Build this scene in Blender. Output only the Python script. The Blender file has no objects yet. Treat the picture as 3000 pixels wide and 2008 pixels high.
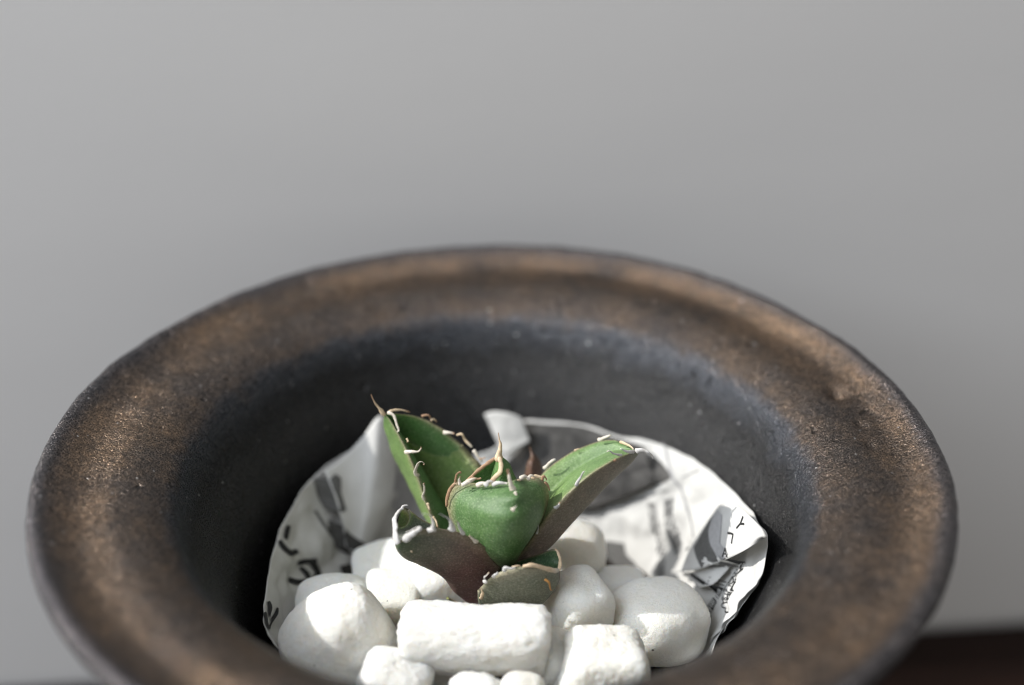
import bpy, bmesh, math, random
from mathutils import Vector, Matrix, noise
from mathutils.bvhtree import BVHTree

scene = bpy.context.scene
COL = scene.collection

# ------------------------------------------------------------------ camera
cam_d = bpy.data.cameras.new('camera')
cam = bpy.data.objects.new('camera', cam_d)
COL.objects.link(cam)
cam.location = (0.0040, -0.26142, 0.17913)
cam.rotation_euler = (math.radians(90 - 30.23), 0, 0)
cam_d.lens = 50
cam_d.sensor_width = 36
cam_d.clip_start = 0.005
cam_d.clip_end = 50
cam_d.dof.use_dof = True
cam_d.dof.focus_distance = 0.322
cam_d.dof.aperture_fstop = 4.0
scene.camera = cam

# ------------------------------------------------------------------ world and lamps
world = bpy.data.worlds.new('World')
scene.world = world
world.use_nodes = True
bg = world.node_tree.nodes['Background']
bg.inputs[0].default_value = (1.0, 0.985, 0.96, 1)
bg.inputs[1].default_value = 0.425

def aim(o, target):
    d = Vector(target) - o.location
    o.rotation_euler = d.to_track_quat('-Z', 'Y').to_euler()

SUN_EL, SUN_AZ = math.radians(37), math.radians(0)
sd = bpy.data.lights.new('sun_beam', 'SPOT')
sd.energy = 640
sd.color = (1.0, 0.97, 0.92)
sd.shadow_soft_size = 0.018
sd.spot_size = math.radians(5.2)
sd.spot_blend = 0.25
so = bpy.data.objects.new('sun_beam', sd)
COL.objects.link(so)
so.location = (-3.2 * math.cos(SUN_EL) * math.cos(SUN_AZ), -3.2 * math.cos(SUN_EL) * math.sin(SUN_AZ), 3.2 * math.sin(SUN_EL) - .02)
aim(so, (0, -0.02, -0.02))

wd = bpy.data.lights.new('window_light', 'AREA')
wd.energy = 23
wd.color = (0.83, 0.90, 1.0)
wd.shape = 'RECTANGLE'
wd.size, wd.size_y = 1.0, 1.2
wo = bpy.data.objects.new('window_light', wd)
COL.objects.link(wo)
wo.location = (-0.98, -0.60, 1.10)
aim(wo, (0, 0, 0))

scene.view_settings.view_transform = 'Standard'
scene.view_settings.look = 'None'
scene.view_settings.exposure = 0
scene.view_settings.gamma = 1
scene.view_settings.use_curve_mapping = False
scene.cycles.use_denoising = True
scene.cycles.diffuse_bounces = 8
scene.cycles.max_bounces = 12
scene.cycles.filter_width = 1.15

# ------------------------------------------------------------------ helpers
def link(name, me, mat=None, parent=None):
    o = bpy.data.objects.new(name, me)
    COL.objects.link(o)
    if mat is not None:
        for m in (mat if isinstance(mat, (list, tuple)) else [mat]):
            me.materials.append(m)
    if parent is not None:
        o.parent = parent
        o.matrix_parent_inverse = Matrix.Translation(-Vector(parent_base(parent)))
    return o

def parent_base(o):
    v = Vector((0, 0, 0))
    while o is not None:
        v += o.location
        o = o.parent
    return v

def mesh(name, verts, faces, smooth=True):
    me = bpy.data.meshes.new(name)
    me.from_pydata([tuple(v) for v in verts], [], faces)
    me.update()
    if smooth:
        for p in me.polygons:
            p.use_smooth = True
    return me

def empty(name, loc):
    o = bpy.data.objects.new(name, None)
    o.empty_display_size = 0.02
    o.location = loc
    COL.objects.link(o)
    return o

def tag(o, label=None, cat=None, group=None, kind=None):
    if label: o['label'] = label
    if cat: o['category'] = cat
    if group: o['group'] = group
    if kind: o['kind'] = kind
    return o

def V(p): return Vector(p)

def cr(pts, n):
    """n samples of a Catmull-Rom curve through 3D points"""
    pts = [Vector(p) for p in pts]
    k = len(pts)
    if k == 1: return [pts[0].copy() for _ in range(n)]
    ext = [2 * pts[0] - pts[1]] + pts + [2 * pts[-1] - pts[-2]]
    out = []
    for i in range(n):
        u = i / (n - 1) * (k - 1)
        j = min(int(u), k - 2)
        t = u - j
        a, b, c, d = ext[j], ext[j + 1], ext[j + 2], ext[j + 3]
        out.append(0.5 * ((2 * b) + (c - a) * t + (2 * a - 5 * b + 4 * c - d) * t * t + (3 * b - a - 3 * c + d) * t ** 3))
    return out

def lerp(a, b, t): return a + (b - a) * t

def fbm(p, scale, oct=4, seed=0.0):
    return noise.fractal(Vector(p) * scale + Vector((seed * 7.3, seed * 3.1, seed * 11.7)), 0.9, 2.1, oct)

def smooth01(a, b, x):
    t = max(0.0, min(1.0, (x - a) / (b - a)))
    return t * t * (3 - 2 * t)

# ------------------------------------------------------------------ materials
def mat_new(name):
    m = bpy.data.materials.new(name)
    m.use_nodes = True
    nt = m.node_tree
    b = nt.nodes['Principled BSDF']
    return m, nt, b

def N(nt, t, **kw):
    n = nt.nodes.new(t)
    for k, v in kw.items():
        if k.startswith('i_'):
            key = k[2:]
            n.inputs[int(key) if key.isdigit() else key.replace('_', ' ')].default_value = v
        else:
            setattr(n, k, v)
    return n

def noise_n(nt, co, scale, detail=4, rough=0.6):
    n = N(nt, 'ShaderNodeTexNoise')
    n.inputs['Scale'].default_value = scale
    n.inputs['Detail'].default_value = detail
    n.inputs['Roughness'].default_value = rough
    nt.links.new(co, n.inputs['Vector'])
    return n.outputs['Fac']

def ramp(nt, fac, stops):
    r = N(nt, 'ShaderNodeValToRGB')
    e = r.color_ramp.elements
    while len(e) < len(stops): e.new(0.5)
    for el, (p, c) in zip(e, stops):
        el.position = p
        el.color = (*c, 1) if len(c) == 3 else c
    nt.links.new(fac, r.inputs[0])
    return r.outputs[0]

def maprange(nt, v, a, b, c=0.0, d=1.0, smooth=False):
    m = N(nt, 'ShaderNodeMapRange')
    if smooth: m.interpolation_type = 'SMOOTHSTEP'
    for i, q in zip((1, 2, 3, 4), (a, b, c, d)): m.inputs[i].default_value = q
    nt.links.new(v, m.inputs[0])
    return m.outputs[0]

def mixc(nt, f, a, b, mode='MIX'):
    m = N(nt, 'ShaderNodeMix')
    m.data_type = 'RGBA'
    m.blend_type = mode
    if isinstance(f, (int, float)): m.inputs[0].default_value = f
    else: nt.links.new(f, m.inputs[0])
    for s, q in ((6, a), (7, b)):
        if isinstance(q, tuple): m.inputs[s].default_value = (*q, 1)
        else: nt.links.new(q, m.inputs[s])
    return m.outputs[2]

def mathn(nt, op, a, b=None):
    m = N(nt, 'ShaderNodeMath')
    m.operation = op
    for s, q in ((0, a), (1, b)):
        if q is None: continue
        if isinstance(q, (int, float)): m.inputs[s].default_value = q
        else: nt.links.new(q, m.inputs[s])
    return m.outputs[0]

def bump(nt, h, strength, dist, normal=None):
    b = N(nt, 'ShaderNodeBump')
    b.inputs['Strength'].default_value = strength
    b.inputs['Distance'].default_value = dist
    nt.links.new(h, b.inputs['Height'])
    if normal is not None: nt.links.new(normal, b.inputs['Normal'])
    return b.outputs[0]

def coords(nt):
    return N(nt, 'ShaderNodeTexCoord').outputs['Object']

def make_glaze():
    m, nt, b = mat_new('bronze_black_glaze')
    co = coords(nt)
    sep = N(nt, 'ShaderNodeSeparateXYZ'); nt.links.new(co, sep.inputs[0])
    r2 = mathn(nt, 'ADD', mathn(nt, 'MULTIPLY', sep.outputs[0], sep.outputs[0]), mathn(nt, 'MULTIPLY', sep.outputs[1], sep.outputs[1]))
    r = mathn(nt, 'SQRT', r2)
    n0 = noise_n(nt, co, 28, 5, 0.65)
    n1 = noise_n(nt, co, 130, 5, 0.7)
    n2 = noise_n(nt, co, 900, 3, 0.65)
    n3 = noise_n(nt, co, 2600, 2, 0.6)
    rj = mathn(nt, 'ADD', r, mathn(nt, 'MULTIPLY', mathn(nt, 'SUBTRACT', n1, 0.5), 0.005))
    pol = N(nt, 'ShaderNodeCombineXYZ')
    ang = N(nt, 'ShaderNodeMath'); ang.operation = 'ARCTAN2'
    nt.links.new(sep.outputs[1], ang.inputs[0]); nt.links.new(sep.outputs[0], ang.inputs[1])
    nt.links.new(mathn(nt, 'MULTIPLY', ang.outputs[0], 0.085), pol.inputs[0]); nt.links.new(mathn(nt, 'MULTIPLY', r, 0.22), pol.inputs[1])
    rad = noise_n(nt, pol.outputs[0], 1500, 3, 0.6)
    patch = mathn(nt, 'ADD', mathn(nt, 'MULTIPLY', n0, 0.6), mathn(nt, 'MULTIPLY', n1, 0.4))
    flange = ramp(nt, patch, [(0.30, (0.046, 0.044, 0.045)), (0.46, (0.072, 0.060, 0.053)), (0.60, (0.105, 0.078, 0.058)), (0.78, (0.185, 0.122, 0.078))])
    # the glaze breaks to charcoal below the shoulder's painted-in blue-grey sheen and to gunmetal on the lip
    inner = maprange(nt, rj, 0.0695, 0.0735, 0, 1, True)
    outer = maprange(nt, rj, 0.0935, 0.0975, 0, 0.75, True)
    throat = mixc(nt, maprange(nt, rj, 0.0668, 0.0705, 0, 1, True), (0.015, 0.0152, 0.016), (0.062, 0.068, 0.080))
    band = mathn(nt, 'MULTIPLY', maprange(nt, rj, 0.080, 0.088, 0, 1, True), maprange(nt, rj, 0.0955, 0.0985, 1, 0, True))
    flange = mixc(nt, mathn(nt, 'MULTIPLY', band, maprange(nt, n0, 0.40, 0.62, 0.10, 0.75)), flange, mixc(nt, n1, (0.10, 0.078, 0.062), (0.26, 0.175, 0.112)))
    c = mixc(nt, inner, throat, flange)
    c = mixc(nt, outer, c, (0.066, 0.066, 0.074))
    fine = ramp(nt, n2, [(0.32, (0.40, 0.40, 0.42)), (0.50, (1, 1, 1)), (0.68, (1.5, 1.4, 1.3))])
    c = mixc(nt, 0.85, c, fine, 'MULTIPLY')
    c = mixc(nt, 0.9, c, ramp(nt, n3, [(0.34, (0.42, 0.42, 0.43)), (0.52, (1, 1, 1)), (0.68, (2.3, 2.2, 2.1))]), 'MULTIPLY')  # fine glaze grain, with its sparkle put into the colour
    pit = noise_n(nt, co, 330, 1, 0.4)
    c = mixc(nt, maprange(nt, pit, 0.74, 0.80, 0, 0.8), c, (0.012, 0.011, 0.010))
    speck = noise_n(nt, co, 760, 1, 0.4)
    c = mixc(nt, maprange(nt, speck, 0.77, 0.80, 0, 0.75), c, (0.55, 0.54, 0.54))  # tiny sparkles painted as pale specks
    nt.links.new(c, b.inputs['Base Color'])
    nt.links.new(maprange(nt, rj, 0.0645, 0.0705, 0.10, 0.80), b.inputs['Metallic'])
    nt.links.new(maprange(nt, n3, 0.35, 0.65, 0.38, 0.19), b.inputs['Roughness'])
    h = mathn(nt, 'ADD', mathn(nt, 'MULTIPLY', n2, 0.6), mathn(nt, 'MULTIPLY', n3, 0.7))
    h = mathn(nt, 'ADD', h, mathn(nt, 'MULTIPLY', rad, 0.45))
    h = mathn(nt, 'SUBTRACT', h, maprange(nt, pit, 0.72, 0.80, 0, 0.8))
    nt.links.new(bump(nt, h, 0.75, 0.0007), b.inputs['Normal'])
    return m

def make_pebble_mat():
    m, nt, b = mat_new('rough_white_stone')
    co = coords(nt)
    info = N(nt, 'ShaderNodeObjectInfo')
    tint = ramp(nt, info.outputs['Random'], [(0.0, (0.905, 0.885, 0.825)), (0.5, (0.91, 0.90, 0.855)), (1.0, (0.90, 0.865, 0.765))])
    n1 = noise_n(nt, co, 160, 4)
    c = mixc(nt, maprange(nt, n1, 0.5, 0.8, 0, 0.35), tint, (0.80, 0.72, 0.58))
    gr = noise_n(nt, co, 1300, 4, 0.7)
    c = mixc(nt, 1.0, c, ramp(nt, gr, [(0.3, (0.93, 0.93, 0.925)), (0.55, (1, 1, 1))]), 'MULTIPLY')
    sp = noise_n(nt, co, 700, 1, 0.4)
    c = mixc(nt, maprange(nt, sp, 0.80, 0.83, 0, 0.9), c, (0.10, 0.09, 0.08))
    nt.links.new(c, b.inputs['Base Color'])
    b.inputs['Roughness'].default_value = 0.85
    b.inputs['Specular IOR Level'].default_value = 0.25
    b.inputs['Subsurface Weight'].default_value = 0.6
    b.inputs['Subsurface Radius'].default_value = (1.0, 0.86, 0.68)
    b.inputs['Subsurface Scale'].default_value = 0.0045
    n2 = noise_n(nt, co, 900, 6, 0.7)
    n3 = noise_n(nt, co, 3200, 3, 0.7)
    h = mathn(nt, 'ADD', n2, mathn(nt, 'MULTIPLY', n3, 0.35))
    nt.links.new(bump(nt, h, 0.85, 0.0014), b.inputs['Normal'])
    return m

def make_paper():
    m, nt, b = mat_new('newsprint_paper')
    co = coords(nt)
    n1 = noise_n(nt, co, 120, 5)
    c = ramp(nt, n1, [(0.3, (0.53, 0.525, 0.505)), (0.7, (0.61, 0.605, 0.585))])
    st = noise_n(nt, co, 48, 4, 0.55)
    ft = noise_n(nt, co, 900, 2, 0.5)
    c = mixc(nt, mathn(nt, 'MULTIPLY', maprange(nt, st, 0.5, 0.62, 0, 0.30), maprange(nt, ft, 0.42, 0.58, 0.35, 1.0)), c, (0.42, 0.42, 0.41))
    nt.links.new(c, b.inputs['Base Color'])
    b.inputs['Roughness'].default_value = 0.8
    b.inputs['Specular IOR Level'].default_value = 0.2
    n2 = noise_n(nt, co, 700, 4)
    nt.links.new(bump(nt, n2, 0.15, 0.0004), b.inputs['Normal'])
    tr = N(nt, 'ShaderNodeBsdfTranslucent')
    tr.inputs[0].default_value = (0.75, 0.73, 0.66, 1)
    mx = N(nt, 'ShaderNodeMixShader')
    mx.inputs[0].default_value = 0.10
    nt.links.new(b.outputs[0], mx.inputs[1])
    nt.links.new(tr.outputs[0], mx.inputs[2])
    nt.links.new(mx.outputs[0], nt.nodes['Material Output'].inputs[0])
    return m

def make_plain(name, col, rough=0.8, ncol=None, scale=300, bstr=0.2, bdist=0.0004, metal=0.0):
    m, nt, b = mat_new(name)
    co = coords(nt)
    n1 = noise_n(nt, co, scale, 5)
    c2 = ncol or tuple(q * 0.7 for q in col)
    nt.links.new(ramp(nt, n1, [(0.35, c2), (0.65, col)]), b.inputs['Base Color'])
    b.inputs['Roughness'].default_value = rough
    b.inputs['Metallic'].default_value = metal
    b.inputs['Specular IOR Level'].default_value = 0.3
    nt.links.new(bump(nt, n1, bstr, bdist), b.inputs['Normal'])
    return m

def make_leaf():
    m, nt, b = mat_new('agave_leaf_skin')
    co = coords(nt)
    at = N(nt, 'ShaderNodeAttribute'); at.attribute_name = 'skin'
    n1 = noise_n(nt, co, 260, 4, 0.6)
    n2 = noise_n(nt, co, 2300, 3, 0.6)
    c = mixc(nt, 0.8, at.outputs['Color'], ramp(nt, n1, [(0.3, (0.72, 0.76, 0.7)), (0.7, (1.25, 1.2, 1.2))]), 'MULTIPLY')
    c = mixc(nt, 0.8, c, ramp(nt, n2, [(0.36, (0.62, 0.66, 0.60)), (0.52, (1, 1, 1)), (0.66, (1.25, 1.22, 1.2))]), 'MULTIPLY')
    # powdery bloom and fine pale flecks
    c = mixc(nt, maprange(nt, n2, 0.54, 0.72, 0, 0.30), c, (0.42, 0.40, 0.33))
    n4 = noise_n(nt, co, 95, 5, 0.65)
    c = mixc(nt, maprange(nt, n4, 0.35, 0.7, 0.02, 0.17), c, (0.21, 0.25, 0.16))
    nt.links.new(c, b.inputs['Base Color'])
    b.inputs['Roughness'].default_value = 0.54
    b.inputs['Specular IOR Level'].default_value = 0.45
    b.inputs['Subsurface Weight'].default_value = 0.05
    b.inputs['Subsurface Radius'].default_value = (0.5, 1.0, 0.2)
    b.inputs['Subsurface Scale'].default_value = 0.002
    h = mathn(nt, 'ADD', n2, mathn(nt, 'MULTIPLY', n1, 0.6))
    nt.links.new(bump(nt, h, 0.35, 0.0003), b.inputs['Normal'])
    return m

def make_tooth():
    m, nt, b = mat_new('horny_tooth')
    at = N(nt, 'ShaderNodeAttribute'); at.attribute_name = 'skin'
    co = coords(nt)
    n1 = noise_n(nt, co, 900, 4)
    c = mixc(nt, 0.8, at.outputs['Color'], ramp(nt, n1, [(0.3, (0.7, 0.66, 0.6)), (0.65, (1.1, 1.1, 1.1))]), 'MULTIPLY')
    nt.links.new(c, b.inputs['Base Color'])
    b.inputs['Roughness'].default_value = 0.6
    nt.links.new(bump(nt, n1, 0.4, 0.0004), b.inputs['Normal'])
    return m

def make_wall():
    m, nt, b = mat_new('grey_white_wall')
    co = coords(nt)
    mp = N(nt, 'ShaderNodeMapping')
    mp.inputs['Scale'].default_value = (1, 1, 3)
    nt.links.new(co, mp.inputs[0])
    n1 = noise_n(nt, mp.outputs[0], 14, 5)
    nt.links.new(ramp(nt, n1, [(0.3, (0.725, 0.704, 0.682)), (0.7, (0.740, 0.719, 0.697))]), b.inputs['Base Color'])
    b.inputs['Roughness'].default_value = 0.85
    n2 = noise_n(nt, mp.outputs[0], 260, 4)
    nt.links.new(bump(nt, n2, 0.15, 0.0006), b.inputs['Normal'])
    return m

def make_wood():
    m, nt, b = mat_new('dark_brown_wood')
    co = coords(nt)
    mp = N(nt, 'ShaderNodeMapping')
    mp.inputs['Scale'].default_value = (1, 14, 14)
    nt.links.new(co, mp.inputs[0])
    n1 = noise_n(nt, mp.outputs[0], 12, 6, 0.65)
    nt.links.new(ramp(nt, n1, [(0.35, (0.006, 0.003, 0.0025)), (0.65, (0.020, 0.009, 0.006))]), b.inputs['Base Color'])
    b.inputs['Roughness'].default_value = 0.6
    b.inputs['Specular IOR Level'].default_value = 0.15
    nt.links.new(bump(nt, n1, 0.2, 0.0006), b.inputs['Normal'])
    return m

M_GLAZE = make_glaze()
M_PEB = make_pebble_mat()
M_PAPER = make_paper()
M_LEAF = make_leaf()
M_TOOTH = make_tooth()
M_WALL = make_wall()
M_WOOD = make_wood()
M_SOIL = make_plain('dark_soil', (0.030, 0.020, 0.013), 0.95, (0.006, 0.004, 0.003), 500, 1.0, 0.003)
M_INK = make_plain('black_ink', (0.022, 0.022, 0.022), 0.7, (0.016, 0.016, 0.016), 900, 0.05)
M_PALEINK = make_plain('pale_ink', (0.16, 0.16, 0.16), 0.8, (0.10, 0.10, 0.10), 1500, 0.05)
M_GREY = make_plain('grey_halftone', (0.12, 0.12, 0.115), 0.8, (0.085, 0.082, 0.08), 1200, 0.05)
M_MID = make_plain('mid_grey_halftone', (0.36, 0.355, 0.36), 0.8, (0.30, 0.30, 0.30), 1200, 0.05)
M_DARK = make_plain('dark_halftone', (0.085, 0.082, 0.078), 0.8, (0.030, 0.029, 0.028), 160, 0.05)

# ------------------------------------------------------------------ setting: wall and table
YAW = math.radians(5.2)
TZ = -0.18
wall_p = Vector((0.0, 0.1290, 0.0))
wx = Vector((math.cos(YAW), math.sin(YAW), 0))
wy = Vector((-math.sin(YAW), math.cos(YAW), 0))

me = mesh('wall', [(-0.32, 0, -0.9), (1.6, 0, -0.9), (1.6, 0, 1.4), (-0.32, 0, 1.4), (-0.32, .1, -0.9), (1.6, .1, -0.9), (1.6, .1, 1.4), (-0.32, .1, 1.4)],
          [(0, 1, 2, 3), (5, 4, 7, 6), (3, 2, 6, 7), (1, 5, 6, 2), (4, 0, 3, 7), (4, 5, 1, 0)], False)
wall = link('wall', me, M_WALL)
wall.location = wall_p + wy * 0.003
wall.rotation_euler = (0, 0, YAW)
tag(wall, kind='structure')

def box_bm(x0, x1, y0, y1, z0, z1, bev=0.002):
    bm = bmesh.new()
    bmesh.ops.create_cube(bm, size=1, matrix=Matrix.Translation(((x0 + x1) / 2, (y0 + y1) / 2, (z0 + z1) / 2)) @ Matrix.Diagonal((x1 - x0, y1 - y0, z1 - z0, 1)))
    bmesh.ops.bevel(bm, geom=bm.edges[:], offset=bev, segments=3, affect='EDGES', profile=0.6)
    return bm

t = empty('wooden_table', (0, 0, 0))
tb = (wall_p.x, wall_p.y, 0)
tag(t, 'dark brown wooden table under the pot, its back edge against the grey wall', 'table')
t.location = (wall_p.x, wall_p.y, TZ)
t.rotation_euler = (0, 0, YAW)
for k in range(5):
    bm = box_bm(-0.7, 0.7, -0.0 - 0.12 * (k + 1) + 0.0006, -0.12 * k - 0.0006, -0.022, 0.0, 0.0012)
    me = bpy.data.meshes.new('plank'); bm.to_mesh(me); bm.free()
    o = bpy.data.objects.new('plank', me); COL.objects.link(o); me.materials.append(M_WOOD); o.parent = t

# ------------------------------------------------------------------ the pot
prof_out = [(0.0, -0.1795), (0.052, -0.1795), (0.056, -0.177), (0.062, -0.16), (0.070, -0.13), (0.075, -0.10), (0.076, -0.075), (0.075, -0.05),
            (0.0765, -0.030), (0.081, -0.018), (0.088, -0.0105), (0.0945, -0.0062), (0.0985, -0.0040)]
prof_lip = [(0.0999, -0.0022), (0.0999, -0.0006), (0.0988, 0.0005), (0.0972, 0.0005), (0.0956, -0.0004), (0.0935, -0.0016), (0.0912, -0.0026), (0.0890, -0.0030),
            (0.0862, -0.0030), (0.0830, -0.0029), (0.0795, -0.0033), (0.0762, -0.0042), (0.0737, -0.0053), (0.0716, -0.0066), (0.0702, -0.0084), (0.0690, -0.0112), (0.0674, -0.0150), (0.0648, -0.021), (0.0620, -0.029),
            (0.0590, -0.039), (0.0560, -0.049), (0.053, -0.059), (0.045, -0.068), (0.030, -0.073), (0.0, -0.0745)]
SEG = 420
def sample(prof, per):
    pts = cr([(r, 0, z) for r, z in prof], (len(prof) - 1) * per + 1)
    return [(max(0.0, p.x), p.z) for p in pts]
prof = sample(prof_out + prof_lip, 5)
dents = [(math.radians(18.5), 0.0865, 0.0022, 0.0020), (math.radians(9), 0.0862, 0.0016, 0.0010), (math.radians(161), 0.0955, 0.0012, 0.0006), (math.radians(3.5), 0.0855, 0.0014, 0.0008),
         (math.radians(149), 0.0965, 0.0010, 0.0007), (math.radians(195), 0.089, 0.0015, 0.0004)]
verts, faces = [], []
for i, (r, z) in enumerate(prof):
    for j in range(SEG):
        a = 2 * math.pi * j / SEG
        x, y = r * math.cos(a), r * math.sin(a)
        q = Vector((x, y, z))
        wob = fbm(q, 14, 2) * 0.0007 + fbm(q, 110, 4, 2) * 0.00022 + fbm(q, 420, 3, 4) * 0.00008
        lipw = smooth01(0.02, 0.06, r)
        dz = wob * lipw
        if z > -0.02:
            for (da, dr, rad, dep) in dents:
                d2 = ((x - dr * math.cos(da)) ** 2 + (y - dr * math.sin(da)) ** 2) / rad ** 2
                if d2 < 9: dz -= dep * math.exp(-d2)
        rr = r + wob * lipw * 0.8
        verts.append((rr * math.cos(a), rr * math.sin(a), z + dz))
for i in range(len(prof) - 1):
    for j in range(SEG):
        k = (j + 1) % SEG
        faces.append((i * SEG + j, i * SEG + k, (i + 1) * SEG + k, (i + 1) * SEG + j))
full = mesh('pot_full', verts, faces)
vn = [v.normal.copy() for v in full.vertices]
# rim and body are two parts that meet on shared vertices (and share normals)
i_lip = (len(prof_out) - 1) * 5
i_cr = i_lip + 18 * 5
def subpart(name, rows):
    used, vv, nn, ff = {}, [], [], []
    for (ra, rb) in rows:
        for i in range(ra, rb):
            for j in range(SEG):
                f = faces[i * SEG + j]
                g = []
                for q in f:
                    if q not in used:
                        used[q] = len(vv); vv.append(verts[q]); nn.append(vn[q])
                    g.append(used[q])
                ff.append(tuple(g))
    me = mesh(name, vv, ff)
    me.normals_split_custom_set_from_vertices(nn)
    return me
pot = empty('ceramic_pot', (0, 0, TZ + 0.0005))
tag(pot, 'dark bronze glazed ceramic pot with a wide flared rim standing on the table', 'pot')
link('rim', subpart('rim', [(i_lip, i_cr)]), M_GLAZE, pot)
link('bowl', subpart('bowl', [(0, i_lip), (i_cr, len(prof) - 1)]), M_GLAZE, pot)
bpy.data.meshes.remove(full)

# ------------------------------------------------------------------ soil
sv, sf = [], []
ns, nr = 96, 26
for i in range(nr + 1):
    r = 0.0525 * i / nr
    for j in range(ns):
        a = 2 * math.pi * j / ns
        p = Vector((r * math.cos(a), r * math.sin(a), -0.0585))
        p.z += 0.0018 * fbm(p, 120, 4) + 0.0008 * fbm(p, 500, 3)
        sv.append(p)
for i in range(nr):
    for j in range(ns):
        k = (j + 1) % ns
        sf.append((i * ns + j, (i + 1) * ns + j, (i + 1) * ns + k, i * ns + k))
so_ = link('potting_soil', mesh('potting_soil', sv, sf), M_SOIL)
tag(so_, 'dark potting soil under the white pebbles in the pot', 'soil', kind='stuff')

# ------------------------------------------------------------------ newspaper lining
PC = Vector((0.002, 0.0, 0))
def cone_r(z): return 0.0585 + (0.15 if z > -0.03 else 0.55) * (z + 0.03)
paper = empty('newspaper_sheet', (0.002, 0, -0.056))
tag(paper, 'crumpled sheet of printed newspaper lining the inside of the dark pot', 'newspaper')
paper_meshes = []

def crumple(p, amp, seed=0):
    # creased facets: folded-over distance fields meeting in sharp ridges
    d, _ = noise.voronoi(Vector(p) * 75 + Vector((seed * 3.3, seed, seed * 2.1)))
    e, _ = noise.voronoi(Vector(p) * 170 + Vector((seed, seed * 2.7, seed * 5.1)))
    return amp * (0.9 * (d[1] - d[0]) + 0.35 * (e[1] - e[0]) + 0.5 * abs(fbm(p, 60, 2, seed)) - 0.5)

def sheet(name, a_edge, b_edge, nu=48, nv=30, amp=0.0012, seed=0, sag=0.0, label=None, thick=0.00012, mat=None):
    """paper panel lofted between two edge polylines"""
    A, B = cr(a_edge, nu), cr(b_edge, nu)
    vv, ff = [], []
    for j in range(nv):
        t = j / (nv - 1)
        for i in range(nu):
            p = lerp(A[i], B[i], t)
            n = Vector((PC.x - p.x, PC.y - p.y, 0)).normalized()
            w = min(1.0, 0.25 + 3 * min(t, 1 - t))
            p = p + n * (crumple(p, amp, seed) * w + sag * math.sin(math.pi * t))
            vv.append(p)
    for j in range(nv - 1):
        for i in range(nu - 1):
            ff.append((j * nu + i, j * nu + i + 1, (j + 1) * nu + i + 1, (j + 1) * nu + i))
    me = mesh(name, vv, ff)
    o = link(name, me, mat or M_PAPER, paper)
    if label: o['label'] = label
    s = o.modifiers.new('thickness', 'SOLIDIFY'); s.thickness = thick; s.offset = 0
    paper_meshes.append((vv, ff))
    return o

# lining: top edge followed round the bowl
top = [(-0.04939,-0.02521,-0.03229), (-0.05189,-0.01507,-0.03463), (-0.05307,-0.00265,-0.03612), (-0.05264,0.01248,-0.03446), (-0.05038,0.02154,-0.03338), (-0.04773,0.02896,-0.03173), (-0.04383,0.03563,-0.03082), (-0.03903,0.04120,-0.03063),
       (-0.03273,0.04682,-0.03037), (-0.02672,0.04943,-0.03242), (-0.02055,0.04876,-0.03869), (-0.01253,0.05076,-0.04037), (-0.00474,0.05317,-0.03893), (-0.00005,0.05447,-0.03726), (0.00359,0.05657,-0.03346), (0.00734,0.05771,-0.03098), (0.01202,0.05725,-0.03068), (0.01899,0.05570,-0.03049), (0.02586,0.05325,-0.03027), (0.03258,0.04940,-0.03074),
       (0.03854,0.04585,-0.02916), (0.04529,0.03974,-0.02826), (0.05112,0.03251,-0.02728), (0.05601,0.02364,-0.02694), (0.05975,0.01287,-0.02557), (0.06147,0.00282,-0.02310), (0.06170,-0.00432,-0.02098), (0.06076,-0.01041,-0.02214), (0.05978,-0.01330,-0.02476), (0.05840,-0.01198,-0.03153), (0.05559,-0.01228,-0.03641), (0.05214,-0.01178,-0.04272)]
top = [Vector(p) for p in top]
# carry the edge on round the hidden front
a0 = math.atan2(top[-1].y - PC.y, top[-1].x - PC.x)
a1 = math.atan2(top[0].y - PC.y, top[0].x - PC.x)
if a1 > a0: a1 -= 2 * math.pi
front = []
for i in range(1, 9):
    a = lerp(a0, a1, i / 9)
    z = lerp(top[-1].z, top[0].z, i / 9) - 0.007 * math.sin(math.pi * i / 9)
    r = cone_r(z)
    front.append(Vector((PC.x + r * math.cos(a), PC.y + r * math.sin(a), z)))
ring = top + front + [top[0].copy()]
bot = []
for p in ring:
    d = Vector((p.x - PC.x, p.y - PC.y, 0)).normalized()
    bot.append(Vector((PC.x + d.x * 0.0440, d.y * 0.0440, -0.0568)))
sheet('paper_lining', ring, bot, 420, 44, 0.0032, 1)

# folds that stand proud of the lining
sheet('paper_fold', [(-0.04324,0.03154,-0.02901), (-0.03853,0.03754,-0.02837), (-0.03435,0.04211,-0.02581), (-0.03016,0.04554,-0.02163), (-0.02754,0.04608,-0.02509), (-0.02622,0.04447,-0.03152)],
      [(-0.03823,0.02384,-0.04680), (-0.03716,0.02363,-0.04775), (-0.03608,0.02343,-0.04871), (-0.03481,0.02354,-0.04964), (-0.03194,0.02691,-0.04852), (-0.02833,0.03337,-0.04437)], 40, 24, 0.0006, 5, 0.0015, 'smooth blank fold rising to a peak')
sheet('paper_fold', [(-0.00335,0.05468,-0.02705), (-0.00079,0.05406,-0.02582), (0.00325,0.05312,-0.02576), (0.00636,0.05280,-0.02679)],
      [(0.00150,0.05058,-0.03713), (0.00325,0.04984,-0.03662), (0.00498,0.04999,-0.03532), (0.00868,0.05049,-0.03286)], 24, 16, 0.0012, 7, 0.0, 'small white turned-down corner')
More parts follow.
